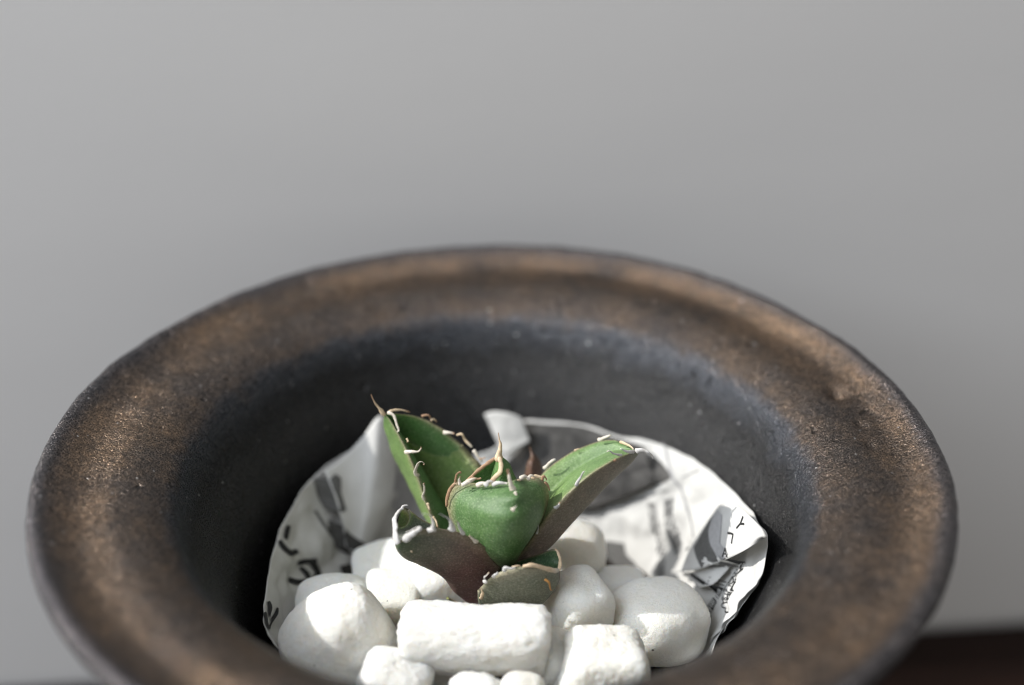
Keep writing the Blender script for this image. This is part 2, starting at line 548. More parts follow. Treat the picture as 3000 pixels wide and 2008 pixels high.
sheet('paper_fold', [(0.00639,0.05533,-0.02997), (0.01312,0.05436,-0.03003), (0.02116,0.05243,-0.02917), (0.02844,0.04836,-0.02921), (0.03760,0.04158,-0.02843)],
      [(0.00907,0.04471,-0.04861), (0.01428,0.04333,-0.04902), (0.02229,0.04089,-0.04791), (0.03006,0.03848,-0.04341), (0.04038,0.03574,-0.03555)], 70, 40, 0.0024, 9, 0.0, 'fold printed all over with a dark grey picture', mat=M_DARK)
sheet('paper_fold', [(0.04985,0.01512,-0.03786), (0.05246,0.01587,-0.03110), (0.05438,0.01225,-0.02472), (0.05670,0.00511,-0.02041), (0.05955,-0.00739,-0.01651), (0.05823,-0.01964,-0.00976)],
      [(0.04367,0.01279,-0.04620), (0.04556,0.00972,-0.04340), (0.04879,0.00524,-0.03893), (0.05296,0.00046,-0.03280), (0.05592,-0.00884,-0.02240), (0.05905,-0.01446,-0.01429)], 40, 20, 0.0002, 11, 0.0008, 'folded-over triangular flap with a grey printed shape')
sheet('paper_fold', [(0.04589,0.01309,-0.04672), (0.04931,0.00811,-0.04181), (0.05359,0.00357,-0.03598), (0.05785,0.00037,-0.03026)],
      [(0.04905,0.00448,-0.04407), (0.05106,0.00133,-0.04076), (0.05246,0.00098,-0.03914), (0.05436,0.00111,-0.03661)], 24, 12, 0.0005, 13)

# ---- printing: ink laid on the paper
bv, bf = [], []
for vv, ff in paper_meshes:
    o = len(bv)
    bv += [tuple(v) for v in vv]
    bf += [tuple(o + i for i in f) for f in ff]
PBVH = BVHTree.FromPolygons(bv, bf)

def lay(p, lift=0.00022, inset=0.009):
    p = Vector(p)
    d = Vector((p.x - PC.x, p.y - PC.y, -0.15 * (Vector((p.x, p.y)) - Vector((PC.x, PC.y))).length)).normalized()
    hit = PBVH.ray_cast(p - d * inset, d, 0.02)
    if hit[0] is None: return p
    n = hit[1]
    if n.dot(d) > 0: n = -n
    return hit[0] + n * lift

def ink_poly(name, pts, mat, cuts=3, lift=0.00022, inset=0.009, label=None, parent=None):
    bm = bmesh.new()
    vs = [bm.verts.new(p) for p in pts]
    bm.faces.new(vs)
    bmesh.ops.triangulate(bm, faces=bm.faces[:])
    bmesh.ops.subdivide_edges(bm, edges=bm.edges[:], cuts=cuts, use_grid_fill=True)
    bmesh.ops.triangulate(bm, faces=bm.faces[:])
    for v in bm.verts: v.co = lay(v.co, lift, inset)
    me = bpy.data.meshes.new(name); bm.to_mesh(me); bm.free()
    for p in me.polygons: p.use_smooth = True
    o = link(name, me, mat, parent or paper)
    if label: o['label'] = label
    return o

def ink_strokes(name, strokes, mat, lift=0.0003, inset=0.009, label=None):
    vv, ff = [], []
    for pts, w in strokes:
        c = cr(pts, 4 * len(pts))
        b = len(vv)
        for i, p in enumerate(c):
            tg = (c[min(i + 1, len(c) - 1)] - c[max(i - 1, 0)]).normalized()
            n = Vector((PC.x - p.x, PC.y - p.y, 0)).normalized()
            s = tg.cross(n).normalized() * w * 0.5 * (0.75 + 0.35 * math.sin(math.pi * (i + 1) / (len(c) + 1)))
            vv += [lay(p - s, lift, inset), lay(p + s, lift, inset)]
        for i in range(len(c) - 1):
            ff.append((b + 2 * i, b + 2 * i + 1, b + 2 * i + 3, b + 2 * i + 2))
    o = link(name, mesh(name, vv, ff, False), mat, paper)
    if label: o['label'] = label
    return o

def ink_pairs(name, strokes, mat, lift=0.0004, inset=0.009, label=None):
    vv, ff = [], []
    for st in strokes:
        b = len(vv)
        vv += [lay(p, lift, inset) for p in st]
        for i in range(len(st) // 2 - 1):
            ff.append((b + 2 * i, b + 2 * i + 1, b + 2 * i + 3, b + 2 * i + 2))
    o = link(name, mesh(name, vv, ff, False), mat, paper)
    if label: o['label'] = label
    return o

def text_mesh(body):
    cu = bpy.data.curves.new('glyphs', 'FONT')
    cu.body = body
    cu.resolution_u = 2
    cu.offset = 0.012
    cu.align_x = 'CENTER'
    ob = bpy.data.objects.new('glyphs', cu)
    COL.objects.link(ob)
    dg = bpy.context.evaluated_depsgraph_get()
    dg.update()
    me = ob.evaluated_get(dg).to_mesh()
    vs = [v.co.copy() for v in me.vertices]
    fs = [tuple(p.vertices) for p in me.polygons]
    ob.evaluated_get(dg).to_mesh_clear()
    bpy.data.objects.remove(ob)
    bpy.data.curves.remove(cu)
    return vs, fs
GL = {}
def glyph(ch):
    if ch not in GL: GL[ch] = text_mesh(ch)
    return GL[ch]

def ink_column(name, text, a, b, size, mat, lift=0.00026, inset=0.009, up_hint=None, squash=1.0, label=None):
    """characters stacked from a to b (a column of vertical print)"""
    a, b = Vector(a), Vector(b)
    dn = (b - a); L = dn.length; dn.normalize()
    vv, ff = [], []
    step = L / len(text)
    for k, ch in enumerate(text):
        if ch == ' ': continue
        c = a + dn * step * (k + 0.5)
        n = Vector((PC.x - c.x, PC.y - c.y, 0.012)).normalized()
        rt = dn.cross(n).normalized()
        if rt.dot(Vector((1, 0, 0))) < 0 and up_hint is None: rt = -rt
        gv, gf = glyph(ch)
        o = len(vv)
        for v in gv:
            vv.append(lay(c + rt * (v.x * size * squash) - dn * ((v.y - 0.35) * size), lift, inset))
        ff += [tuple(o + i for i in f) for f in gf]
    o = link(name, mesh(name, vv, ff, False), mat, paper)
    if label: o['label'] = label
    return o

# large headline characters on the left
ink_pairs('headline_character', [[(-0.05032,0.01788,-0.03583),(-0.05115,0.01701,-0.03490),(-0.05031,0.01739,-0.03614),(-0.05126,0.01637,-0.03505),(-0.05031,0.01689,-0.03642),(-0.05136,0.01575,-0.03522),(-0.05034,0.01633,-0.03667),(-0.05142,0.01512,-0.03543),(-0.05040,0.01569,-0.03691),(-0.05144,0.01450,-0.03569),(-0.05049,0.01499,-0.03712),(-0.05143,0.01389,-0.03599),(-0.05059,0.01426,-0.03730),(-0.05140,0.01329,-0.03632)]], M_INK)
ink_pairs('headline_character', [[(-0.05216,0.01196,-0.03551),(-0.05286,0.01041,-0.03484),(-0.05187,0.01180,-0.03610),(-0.05264,0.01005,-0.03536),(-0.05159,0.01167,-0.03665),(-0.05237,0.00971,-0.03595),(-0.05127,0.01169,-0.03720),(-0.05198,0.00959,-0.03668),(-0.05088,0.01184,-0.03783),(-0.05150,0.00969,-0.03751),(-0.05050,0.01206,-0.03842),(-0.05098,0.00999,-0.03834),(-0.05017,0.01232,-0.03890),(-0.05044,0.01047,-0.03913),(-0.04987,0.01262,-0.03931),(-0.04986,0.01118,-0.03991),(-0.04958,0.01301,-0.03964),(-0.04925,0.01216,-0.04059),(-0.04919,0.01371,-0.04002),(-0.04874,0.01321,-0.04103),(-0.04871,0.01456,-0.04044),(-0.04830,0.01414,-0.04137)]], M_INK)
ink_pairs('headline_character', [[(-0.04829,0.01238,-0.04220),(-0.04813,0.01155,-0.04284),(-0.04778,0.01324,-0.04270),(-0.04760,0.01229,-0.04346),(-0.04727,0.01406,-0.04321),(-0.04706,0.01305,-0.04406),(-0.04672,0.01489,-0.04375),(-0.04649,0.01388,-0.04466),(-0.04610,0.01574,-0.04434),(-0.04587,0.01480,-0.04526),(-0.04544,0.01661,-0.04497),(-0.04523,0.01577,-0.04583),(-0.04477,0.01745,-0.04561),(-0.04459,0.01674,-0.04636)], [(-0.04520,0.01631,-0.04557),(-0.04587,0.01478,-0.04527),(-0.04467,0.01639,-0.04643),(-0.04543,0.01472,-0.04608),(-0.04416,0.01642,-0.04729),(-0.04503,0.01463,-0.04682),(-0.04372,0.01631,-0.04811),(-0.04473,0.01444,-0.04744),(-0.04333,0.01597,-0.04898),(-0.04455,0.01426,-0.04784),(-0.04343,0.01481,-0.04948),(-0.04458,0.01413,-0.04787),(-0.04405,0.01325,-0.04924),(-0.04493,0.01331,-0.04768),(-0.04472,0.01179,-0.04876),(-0.04543,0.01222,-0.04731),(-0.04536,0.01052,-0.04816),(-0.04588,0.01133,-0.04691),(-0.04602,0.00933,-0.04742),(-0.04637,0.01044,-0.04639),(-0.04670,0.00819,-0.04658),(-0.04691,0.00950,-0.04577),(-0.04743,0.00703,-0.04558),(-0.04747,0.00859,-0.04507),(-0.04817,0.00607,-0.04449),(-0.04797,0.00789,-0.04439),(-0.04881,0.00551,-0.04344),(-0.04849,0.00736,-0.04360),(-0.04938,0.00507,-0.04250),(-0.04907,0.00681,-0.04269)], [(-0.04712,0.01243,-0.04424),(-0.04758,0.01130,-0.04390),(-0.04681,0.01247,-0.04476),(-0.04736,0.01116,-0.04436),(-0.04651,0.01248,-0.04529),(-0.04713,0.01105,-0.04480),(-0.04623,0.01237,-0.04584),(-0.04692,0.01092,-0.04523),(-0.04600,0.01210,-0.04637),(-0.04670,0.01072,-0.04569),(-0.04581,0.01173,-0.04685),(-0.04647,0.01048,-0.04621),(-0.04565,0.01133,-0.04731),(-0.04621,0.01025,-0.04674)]], M_INK)
ink_pairs('headline_character', [[(-0.05201,-0.00911,-0.03677),(-0.05225,-0.01049,-0.03591),(-0.05176,-0.00930,-0.03716),(-0.05203,-0.01091,-0.03615),(-0.05151,-0.00954,-0.03754),(-0.05182,-0.01129,-0.03639),(-0.05126,-0.01006,-0.03782),(-0.05162,-0.01179,-0.03655),(-0.05103,-0.01099,-0.03789),(-0.05140,-0.01259,-0.03661),(-0.05083,-0.01215,-0.03779),(-0.05116,-0.01362,-0.03658),(-0.05063,-0.01338,-0.03762),(-0.05091,-0.01469,-0.03653)], [(-0.05032,-0.00741,-0.04029),(-0.05068,-0.00828,-0.03940),(-0.05020,-0.00878,-0.04012),(-0.05061,-0.00983,-0.03905),(-0.05008,-0.01027,-0.03984),(-0.05052,-0.01140,-0.03864),(-0.04999,-0.01213,-0.03930),(-0.05044,-0.01316,-0.03807),(-0.04994,-0.01449,-0.03832),(-0.05036,-0.01538,-0.03715),(-0.04988,-0.01726,-0.03696),(-0.05024,-0.01807,-0.03586),(-0.04974,-0.02033,-0.03529),(-0.05003,-0.02109,-0.03428)], [(-0.05173,-0.01482,-0.03503),(-0.05191,-0.01611,-0.03406),(-0.05136,-0.01583,-0.03517),(-0.05156,-0.01738,-0.03398),(-0.05099,-0.01690,-0.03523),(-0.05119,-0.01870,-0.03386),(-0.05066,-0.01780,-0.03530),(-0.05081,-0.01981,-0.03382),(-0.05036,-0.01839,-0.03547),(-0.05046,-0.02047,-0.03398),(-0.05008,-0.01881,-0.03569),(-0.05014,-0.02078,-0.03431),(-0.04979,-0.01931,-0.03587),(-0.04984,-0.02104,-0.03465)]], M_INK)
ink_poly('printed_picture', [(-0.04626,0.03128,-0.03179), (-0.04401,0.03504,-0.03122), (-0.04280,0.03532,-0.03264), (-0.04290,0.03261,-0.03547), (-0.04161,0.03076,-0.03934), (-0.04295,0.02883,-0.03927), (-0.04428,0.02948,-0.03660)], M_GREY, 3, label='dark smudge of print half hidden by the fold')
ink_poly('printed_picture', [(-0.04248,0.02749,-0.04129), (-0.04016,0.02754,-0.04481), (-0.03639,0.02869,-0.04922), (-0.03593,0.02738,-0.05130), (-0.03801,0.02503,-0.05055), (-0.04071,0.02405,-0.04724), (-0.04209,0.02541,-0.04385)], M_DARK, 3)
ink_strokes('printed_rule', [([(-0.04486,0.02692,-0.03811), (-0.04279,0.02541,-0.04274), (-0.04036,0.02520,-0.04675), (-0.03752,0.02561,-0.05074)], 0.0009)], M_GREY)
ink_poly('printed_picture', [(-0.03977,0.02124,-0.05116), (-0.03746,0.02391,-0.05248), (-0.03593,0.02443,-0.05433), (-0.03656,0.02210,-0.05556), (-0.03868,0.01955,-0.05430)], M_DARK, 2)
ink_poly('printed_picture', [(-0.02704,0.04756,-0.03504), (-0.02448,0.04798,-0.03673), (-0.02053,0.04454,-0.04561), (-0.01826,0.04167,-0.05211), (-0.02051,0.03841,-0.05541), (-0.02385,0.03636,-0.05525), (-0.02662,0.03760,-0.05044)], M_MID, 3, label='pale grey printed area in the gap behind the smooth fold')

# dark picture at the back
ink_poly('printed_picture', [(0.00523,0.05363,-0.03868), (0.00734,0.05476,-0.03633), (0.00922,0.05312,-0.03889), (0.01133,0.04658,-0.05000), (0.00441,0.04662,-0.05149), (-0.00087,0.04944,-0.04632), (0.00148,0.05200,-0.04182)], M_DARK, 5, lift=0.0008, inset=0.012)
ink_poly('printed_picture', [(0.04120,0.04236,-0.03143), (0.04326,0.03980,-0.03212), (0.04528,0.03683,-0.03304), (0.04556,0.03575,-0.03391), (0.04319,0.03661,-0.03618), (0.04131,0.03747,-0.03763)], M_DARK, 3)
# right hand panel
ink_strokes('printed_rule', [([(0.04282,0.04235,-0.02788), (0.04529,0.03719,-0.03261), (0.04716,0.03162,-0.03612), (0.04910,0.02502,-0.03940), (0.05005,0.02067,-0.04126)], 0.0006)], M_MID)
ink_strokes('printed_rule', [([(0.04746,0.03427,-0.03285), (0.04926,0.03332,-0.03122), (0.05136,0.03175,-0.02875)], 0.0003)], M_MID)
ink_strokes('printed_rule', [([(0.02356,0.04184,-0.05079), (0.03029,0.04034,-0.04678), (0.03683,0.03787,-0.04282), (0.04418,0.03487,-0.03685)], 0.0003)], M_PALEINK)
ink_column('printed_text', '新聞の記事欄', (0.04393,0.03330,-0.03901), (0.04534,0.02192,-0.04806), 0.0027, M_PALEINK, squash=1.25)
ink_column('printed_text', '今日の町と人々の話', (0.03979,0.03567,-0.04188), (0.04205,0.02104,-0.05412), 0.0026, M_PALEINK, squash=1.25)
ink_column('printed_text', '題集町', (0.04807,0.02066,-0.04455), (0.04835,0.01534,-0.04760), 0.0020, M_PALEINK)
ink_pairs('printed_rule', [[(0.04459,0.02447,-0.04707),(0.04468,0.02411,-0.04724),(0.04502,0.02421,-0.04661),(0.04513,0.02379,-0.04681),(0.04546,0.02392,-0.04616),(0.04558,0.02347,-0.04637),(0.04591,0.02361,-0.04572),(0.04601,0.02318,-0.04591),(0.04636,0.02327,-0.04529),(0.04645,0.02291,-0.04545)]], M_GREY)
ink_poly('printed_picture', [(0.02151,0.04192,-0.05230), (0.02413,0.04072,-0.05211), (0.02671,0.03801,-0.05393), (0.02715,0.03636,-0.05598), (0.02915,0.03574,-0.05477), (0.03297,0.03336,-0.05361), (0.03370,0.03120,-0.05550), (0.03579,0.02839,-0.05612), (0.03637,0.02574,-0.05829), (0.03235,0.02841,-0.06078), (0.02777,0.03133,-0.06261), (0.02668,0.03369,-0.06043), (0.02490,0.03639,-0.05819)], M_GREY, 4,
         label='grey printed figure low on the back panel')
# triangular flap
ink_poly('printed_picture', [(0.04988,0.01187,-0.03758), (0.05164,0.01260,-0.03415), (0.05339,0.01333,-0.03075), (0.05406,0.01301,-0.02893), (0.05369,0.01030,-0.03144), (0.05366,0.00604,-0.03270), (0.05272,-0.00011,-0.03324), (0.04973,0.00473,-0.03824)], M_GREY, 4, inset=0.009)
ink_poly('printed_picture', [(0.05406,0.01301,-0.02893), (0.05462,0.01212,-0.02670), (0.05538,0.00893,-0.02584), (0.05552,0.00567,-0.02786), (0.05539,0.00344,-0.02999), (0.05562,-0.00186,-0.02899), (0.05295,0.00033,-0.03282), (0.05366,0.00604,-0.03270), (0.05369,0.01030,-0.03144)], M_MID, 4, inset=0.009)
# lower right fold: small print
ink_column('printed_text', 'Yヘ', (0.06000,-0.00045,-0.01997), (0.05885,0.00031,-0.02765), 0.0038, M_INK, squash=1.4)
ink_column('printed_text', 'ACくZKこ', (0.06056,0.00047,-0.02957), (0.05383,-0.00850,-0.04086), 0.0034, M_INK, squash=1.5)
ink_column('printed_text', 'らのにはと', (0.05775,-0.00021,-0.03500), (0.05369,-0.00552,-0.04185), 0.0026, M_INK, squash=1.4)
ink_column('printed_text', '三目三目三', (0.05494,0.00205,-0.04003), (0.05091,-0.00128,-0.04741), 0.0028, M_INK, squash=1.4)
ink_pairs('printed_frame', [[(0.04879,0.00985,-0.04397),(0.04842,0.00980,-0.04464),(0.04940,0.00835,-0.04341),(0.04897,0.00829,-0.04418),(0.04998,0.00680,-0.04281),(0.04951,0.00674,-0.04365),(0.05053,0.00519,-0.04218),(0.05005,0.00512,-0.04305),(0.05104,0.00351,-0.04151),(0.05059,0.00344,-0.04235),(0.05152,0.00176,-0.04081),(0.05111,0.00170,-0.04157),(0.05197,-0.00006,-0.04005),(0.05162,-0.00012,-0.04069)]], M_INK)
ink_pairs('printed_rule', [[(0.05063,0.00554,-0.03646),(0.05044,0.00525,-0.03686),(0.05106,0.00455,-0.03587),(0.05084,0.00420,-0.03633),(0.05147,0.00352,-0.03528),(0.05123,0.00314,-0.03576),(0.05186,0.00245,-0.03469),(0.05163,0.00208,-0.03513),(0.05223,0.00132,-0.03410),(0.05204,0.00100,-0.03446)], [(0.05145,0.00476,-0.03513),(0.05106,0.00555,-0.03568),(0.05140,0.00430,-0.03530),(0.05094,0.00524,-0.03596),(0.05133,0.00388,-0.03549),(0.05085,0.00489,-0.03620),(0.05123,0.00351,-0.03572),(0.05078,0.00448,-0.03640),(0.05111,0.00319,-0.03598),(0.05073,0.00401,-0.03656)], [(0.05330,0.00130,-0.03216),(0.05287,0.00186,-0.03291),(0.05340,0.00058,-0.03200),(0.05289,0.00125,-0.03290),(0.05347,-0.00013,-0.03187),(0.05294,0.00059,-0.03284),(0.05351,-0.00081,-0.03179),(0.05301,-0.00012,-0.03271),(0.05352,-0.00146,-0.03174),(0.05311,-0.00087,-0.03252)]], M_PAPER, 0.0006)

# ------------------------------------------------------------------ pebbles
def pebble(c, dims, rot, n=2.4, cyl=False, seed=0, rough=0.012, label='', taper=(0, 0), warp=0.10, sub=5, fuzz=1.0):
    bm = bmesh.new()
    bmesh.ops.create_icosphere(bm, subdivisions=sub, radius=1)
    R = Matrix.Rotation(math.radians(rot[2]), 3, 'Z') @ Matrix.Rotation(math.radians(rot[1]), 3, 'Y') @ Matrix.Rotation(math.radians(rot[0]), 3, 'X')
    s = Vector((seed * 3.7, seed * 1.9, seed * 5.3))
    for v in bm.verts:
        d = v.co.copy()
        if cyl: k = (abs(d.x) ** n + (d.y * d.y + d.z * d.z) ** (n / 2)) ** (-1 / n)
        else: k = (abs(d.x) ** n + abs(d.y) ** n + abs(d.z) ** n) ** (-1 / n)
        p = d * k
        p = p * (1 + warp * noise.noise(p * 0.9 + s) + 0.4 * warp * noise.noise(p * 2.0 + s) + rough * noise.fractal(p * 3.5 + s, 0.8, 2.0, 3))
        p = Vector((p.x * (1 - taper[0] * p.z), p.y * (1 - taper[1] * p.z), p.z))
        q = Vector((p.x * dims[0], p.y * dims[1], p.z * dims[2]))
        g = noise.fractal(q * 900 + s, 0.7, 2.0, 3)
        q = q + d * (fuzz * 0.00009 * g)
        v.co = R @ q
    me = bpy.data.meshes.new('white_pebble'); bm.to_mesh(me); bm.free()
    for f in me.polygons: f.use_smooth = True
    o = link('white_pebble', me, M_PEB)
    o.location = c
    tag(o, label, 'pebble', 'white pebbles round the plant')
    return o

# half sizes in metres
pebble((-0.03322,-0.02200,-0.03402), (0.0116, 0.0112, 0.0106), (0, 12, 20), 2.6, seed=1, taper=(.50, .30), warp=0.06, fuzz=2.0, sub=6, label='large peaked white pebble at the left, half sunlit, below the headline print')
pebble((-0.00395,-0.02600,-0.03258), (0.0158, 0.0080, 0.0076), (0, 1.5, 0), 10, True, seed=2, rough=0.028, warp=0.11, fuzz=2.2, sub=6, label='long white roll-shaped pebble lying in front of the plant')
pebble((-0.02162,-0.03600,-0.03736), (0.0074, 0.0072, 0.0062), (0, 16, -8), 4.2, seed=3, sub=6, fuzz=2.4, label='small white pebble at the front edge, left of the long roll')
pebble((0.02387,-0.03000,-0.03965), (0.0096, 0.0085, 0.0094), (0, 4, 6), 5.5, seed=4, taper=(.16, .1), sub=6, fuzz=3.0, label='blocky bright white pebble at the front right with a rough top')
pebble((0.03795,-0.00800,-0.04394), (0.0118, 0.0105, 0.0085), (0, 12, 25), 2.7, seed=5, rough=0.006, sub=6, fuzz=0.6, label='big smooth rounded white pebble at the right with one sunlit spot')
pebble((0.01865,-0.00900,-0.04306), (0.0066, 0.0078, 0.0132), (6, 6, 25), 4.5, seed=6, rough=0.006, fuzz=0.5, label='tall cream pebble standing right of the small grey-green leaf')
pebble((-0.03779,-0.00400,-0.04357), (0.0095, 0.0085, 0.0070), (0, 0, 10), 2.8, seed=7, fuzz=0.6, label='shaded white pebble behind the large left one')
pebble((-0.02690,0.01200,-0.04638), (0.0078, 0.0075, 0.0066), (0, -10, 10), 5, seed=8, warp=.06, fuzz=0.6, label='grey shaded pebble far back on the left, under the paper fold')
pebble((-0.02403,-0.00200,-0.04302), (0.0068, 0.0070, 0.0056), (0, 0, 0), 6, seed=9, warp=.05, fuzz=0.6, label='small shaded pebble between the large left one and the lit one behind the leaf')
pebble((-0.01339,0.00400,-0.04435), (0.0074, 0.0080, 0.0088), (0, 0, 12), 5, seed=10, fuzz=1.4, label='sunlit white pebble behind the drooping dark leaf')
pebble((0.01973,0.01400,-0.04226), (0.0074, 0.0075, 0.0084), (0, 0, 0), 3.0, seed=11, fuzz=0.6, label='cream pebble at the back right, behind the small grey-green leaf')
pebble((0.03017,0.00400,-0.04597), (0.0070, 0.0070, 0.0062), (0, 0, 0), 2.8, seed=12, fuzz=0.6, label='low cream pebble between the tall one and the big right one')
pebble((0.01280,-0.02400,-0.04207), (0.0060, 0.0070, 0.0074), (0, 25, 0), 2.6, seed=13, fuzz=0.6, label='cream shaded pebble between the long roll and the blocky right one')
pebble((-0.00352,-0.04000,-0.03699), (0.0058, 0.0055, 0.0045), (0, 0, 0), 3.0, seed=14, rough=0.05, fuzz=2.5, label='rough little pebble at the bottom edge below the long roll')
pebble((0.00616,-0.04000,-0.03624), (0.0050, 0.0055, 0.0042), (0, 8, 0), 2.8, seed=15, fuzz=0.6, label='small smooth cream pebble at the bottom edge, right of the rough little one')
pebble((-0.00038,0.00000,-0.05457), (0.0110, 0.0095, 0.0070), (0, 0, 0), 2.4, seed=16, label='white pebble under the foot of the plant, mostly covered by the long roll')
pebble((0.00492,0.01200,-0.05039), (0.0090, 0.0085, 0.0070), (0, 0, 30), 2.6, seed=17, label='pebble in the shade behind the plant')
pebble((-0.01284,-0.02200,-0.04458), (0.0075, 0.0070, 0.0065), (0, 0, 0), 2.5, seed=18, label='cream pebble tucked under the left end of the long roll')

# ------------------------------------------------------------------ the agave
plant = empty('agave_plant', (0.001, 0.0, -0.046))
tag(plant, 'small green agave with white curled teeth growing among the white pebbles', 'plant')

def vcol(me, cols):
    a = me.color_attributes.new('skin', 'FLOAT_COLOR', 'POINT')
    for i, c in enumerate(cols): a.data[i].color = (*c, 1)

def leaf(name, secs, ad, ab, bulge=0.25, nt=56, na=18, edge=(0.30, 0.22, 0.15), seed=0, label=None, fold=0.0, keel=False):
    """secs: base->tip list of (L, A, R, K): margins, upper midline, keel. ad/ab: functions t -> colour"""
    Ls, As, Rs, Ks = (cr([s[q] for s in secs], nt) for q in range(4))
    vv, cc, ff = [], [], []
    nring = 2 * na
    for i in range(nt):
        t = i / (nt - 1)
        L, A, R, K = Ls[i], As[i], Rs[i], Ks[i]
        mid = (L + R) * 0.5
        out = (K - mid)
        if fold:
            lift = out * -1.0
            lift = lift.normalized() * (R - L).length * fold if lift.length > 1e-6 else lift
            up = cr([L, (L + A) * 0.5 + lift, A], na // 2 + 1)[:-1] + cr([A, (A + R) * 0.5 + lift, R], na // 2 + 1)
        else:
            up = cr([L, A, R], na + 1)
        bl = (L + K) * 0.5 + out * bulge
        br = (R + K) * 0.5 + out * bulge
        dn = cr([R, br, K], na // 2 + 1)[:-1] + cr([K, bl, L], na // 2 + 1) if keel else cr([R, br, K, bl, L], na + 1)
        loop = up[:-1] + dn[:-1]
        for k, p in enumerate(loop):
            q = k / na if k < na else (k - na) / na
            e = min(q, 1 - q)
            nzz = 0.00025 * fbm(p, 150, 3, seed)
            p = p + Vector((nzz, nzz * 0.5, nzz))
            vv.append(p)
            col = ad(t, q) if k < na else ab(t, q)
            w = max(0.0, 1 - e / 0.07)
            cc.append(tuple(lerp(a, b, w * 0.75) for a, b in zip(col, edge)))
    for i in range(nt - 1):
        for k in range(nring):
            k2 = (k + 1) % nring
            ff.append((i * nring + k, i * nring + k2, (i + 1) * nring + k2, (i + 1) * nring + k))
    ff.append(tuple(range(nring - 1, -1, -1)))
    ff.append(tuple((nt - 1) * nring + k for k in range(nring)))
    me = mesh(name, vv, ff)
    vcol(me, cc)
    o = link(name, me, M_LEAF, plant)
    if label: o['label'] = label
    return o

def cmix(a, b, t): return tuple(lerp(x, y, max(0, min(1, t))) for x, y in zip(a, b))
GRN = (0.058, 0.145, 0.038)
LGRN = (0.105, 0.195, 0.062)
DGRN = (0.020, 0.062, 0.022)
YGRN = (0.14, 0.22, 0.05)
BRN = (0.105, 0.070, 0.045)
PUR = (0.095, 0.050, 0.048)
GRY = (0.155, 0.158, 0.118)

leafA = leaf('leaf', [
    ((-0.00840,-0.00100,-0.03356), (-0.00399,0.00600,-0.03728), (0.00176,0.00800,-0.03162), (-0.00764,0.00400,-0.04031)),
    ((-0.01272,0.00300,-0.02797), (-0.00906,0.01300,-0.03354), (-0.00052,0.01300,-0.02116), (-0.01414,0.01300,-0.03354)),
    ((-0.01545,0.00600,-0.02171), (-0.01194,0.01800,-0.03032), (-0.00304,0.01700,-0.01740), (-0.01828,0.01800,-0.02874)),
    ((-0.01766,0.00900,-0.01573), (-0.01591,0.02150,-0.02552), (-0.00786,0.02000,-0.01340), (-0.02216,0.02100,-0.02204)),
    ((-0.02021,0.01200,-0.01039), (-0.01991,0.02250,-0.01896), (-0.01333,0.02100,-0.00880), (-0.02483,0.02200,-0.01579)),
    ((-0.02333,0.01550,-0.00600), (-0.02297,0.02200,-0.01148), (-0.01945,0.02100,-0.00533), (-0.02640,0.02150,-0.00939)),
    ((-0.02586,0.01800,-0.00337), (-0.02572,0.01850,-0.00394), (-0.02539,0.01850,-0.00345), (-0.02633,0.01850,-0.00394))],
    lambda t, q: cmix((0.068, 0.165, 0.046), DGRN, 0.7 * math.exp(-((q - 0.5) / 0.09) ** 2)),  # shade of the channel painted as a dark midline
    lambda t, q: cmix(YGRN, LGRN, t * 0.8), bulge=0.10, seed=1, fold=0.10, label='tall upright green leaf leaning left, channelled inside')

leafD = leaf('leaf', [
    ((0.00435,-0.00600,-0.02795), (0.00507,0.00100,-0.03064), (0.00508,0.00500,-0.03057), (0.00639,-0.00200,-0.03301)),
    ((0.00801,-0.00600,-0.02216), (0.00844,0.00400,-0.02439), (0.00815,0.00800,-0.02130), (0.01274,-0.00100,-0.02738)),
    ((0.01191,-0.00500,-0.01577), (0.01198,0.00600,-0.01881), (0.01081,0.01100,-0.01566), (0.01746,0.00100,-0.02234)),
    ((0.01612,-0.00300,-0.01154), (0.01637,0.00900,-0.01511), (0.01618,0.01400,-0.01253), (0.02223,0.00400,-0.01833)),
    ((0.02101,-0.00100,-0.00756), (0.02168,0.01100,-0.01192), (0.02180,0.01500,-0.00973), (0.02712,0.00700,-0.01429)),
    ((0.02650,0.00200,-0.00537), (0.02697,0.01100,-0.00896), (0.02701,0.01400,-0.00769), (0.03109,0.00800,-0.01056)),
    ((0.03047,0.00500,-0.00554), (0.03081,0.00900,-0.00709), (0.03095,0.01100,-0.00700), (0.03260,0.00800,-0.00835)),
    ((0.03219,0.00650,-0.00609), (0.03244,0.00700,-0.00632), (0.03249,0.00750,-0.00654), (0.03279,0.00720,-0.00706))],
    lambda t, q: cmix(YGRN, LGRN, t * 1.6), lambda t, q: cmix(cmix((0.12, 0.07, 0.065), (0.165, 0.132, 0.098), t * 2.5), (0.095, 0.115, 0.06), smooth01(0.7, 1.0, t)), bulge=0.12, seed=2, fold=0.05,
    label='right leaf reaching up to the right, bright green above and brownish below')

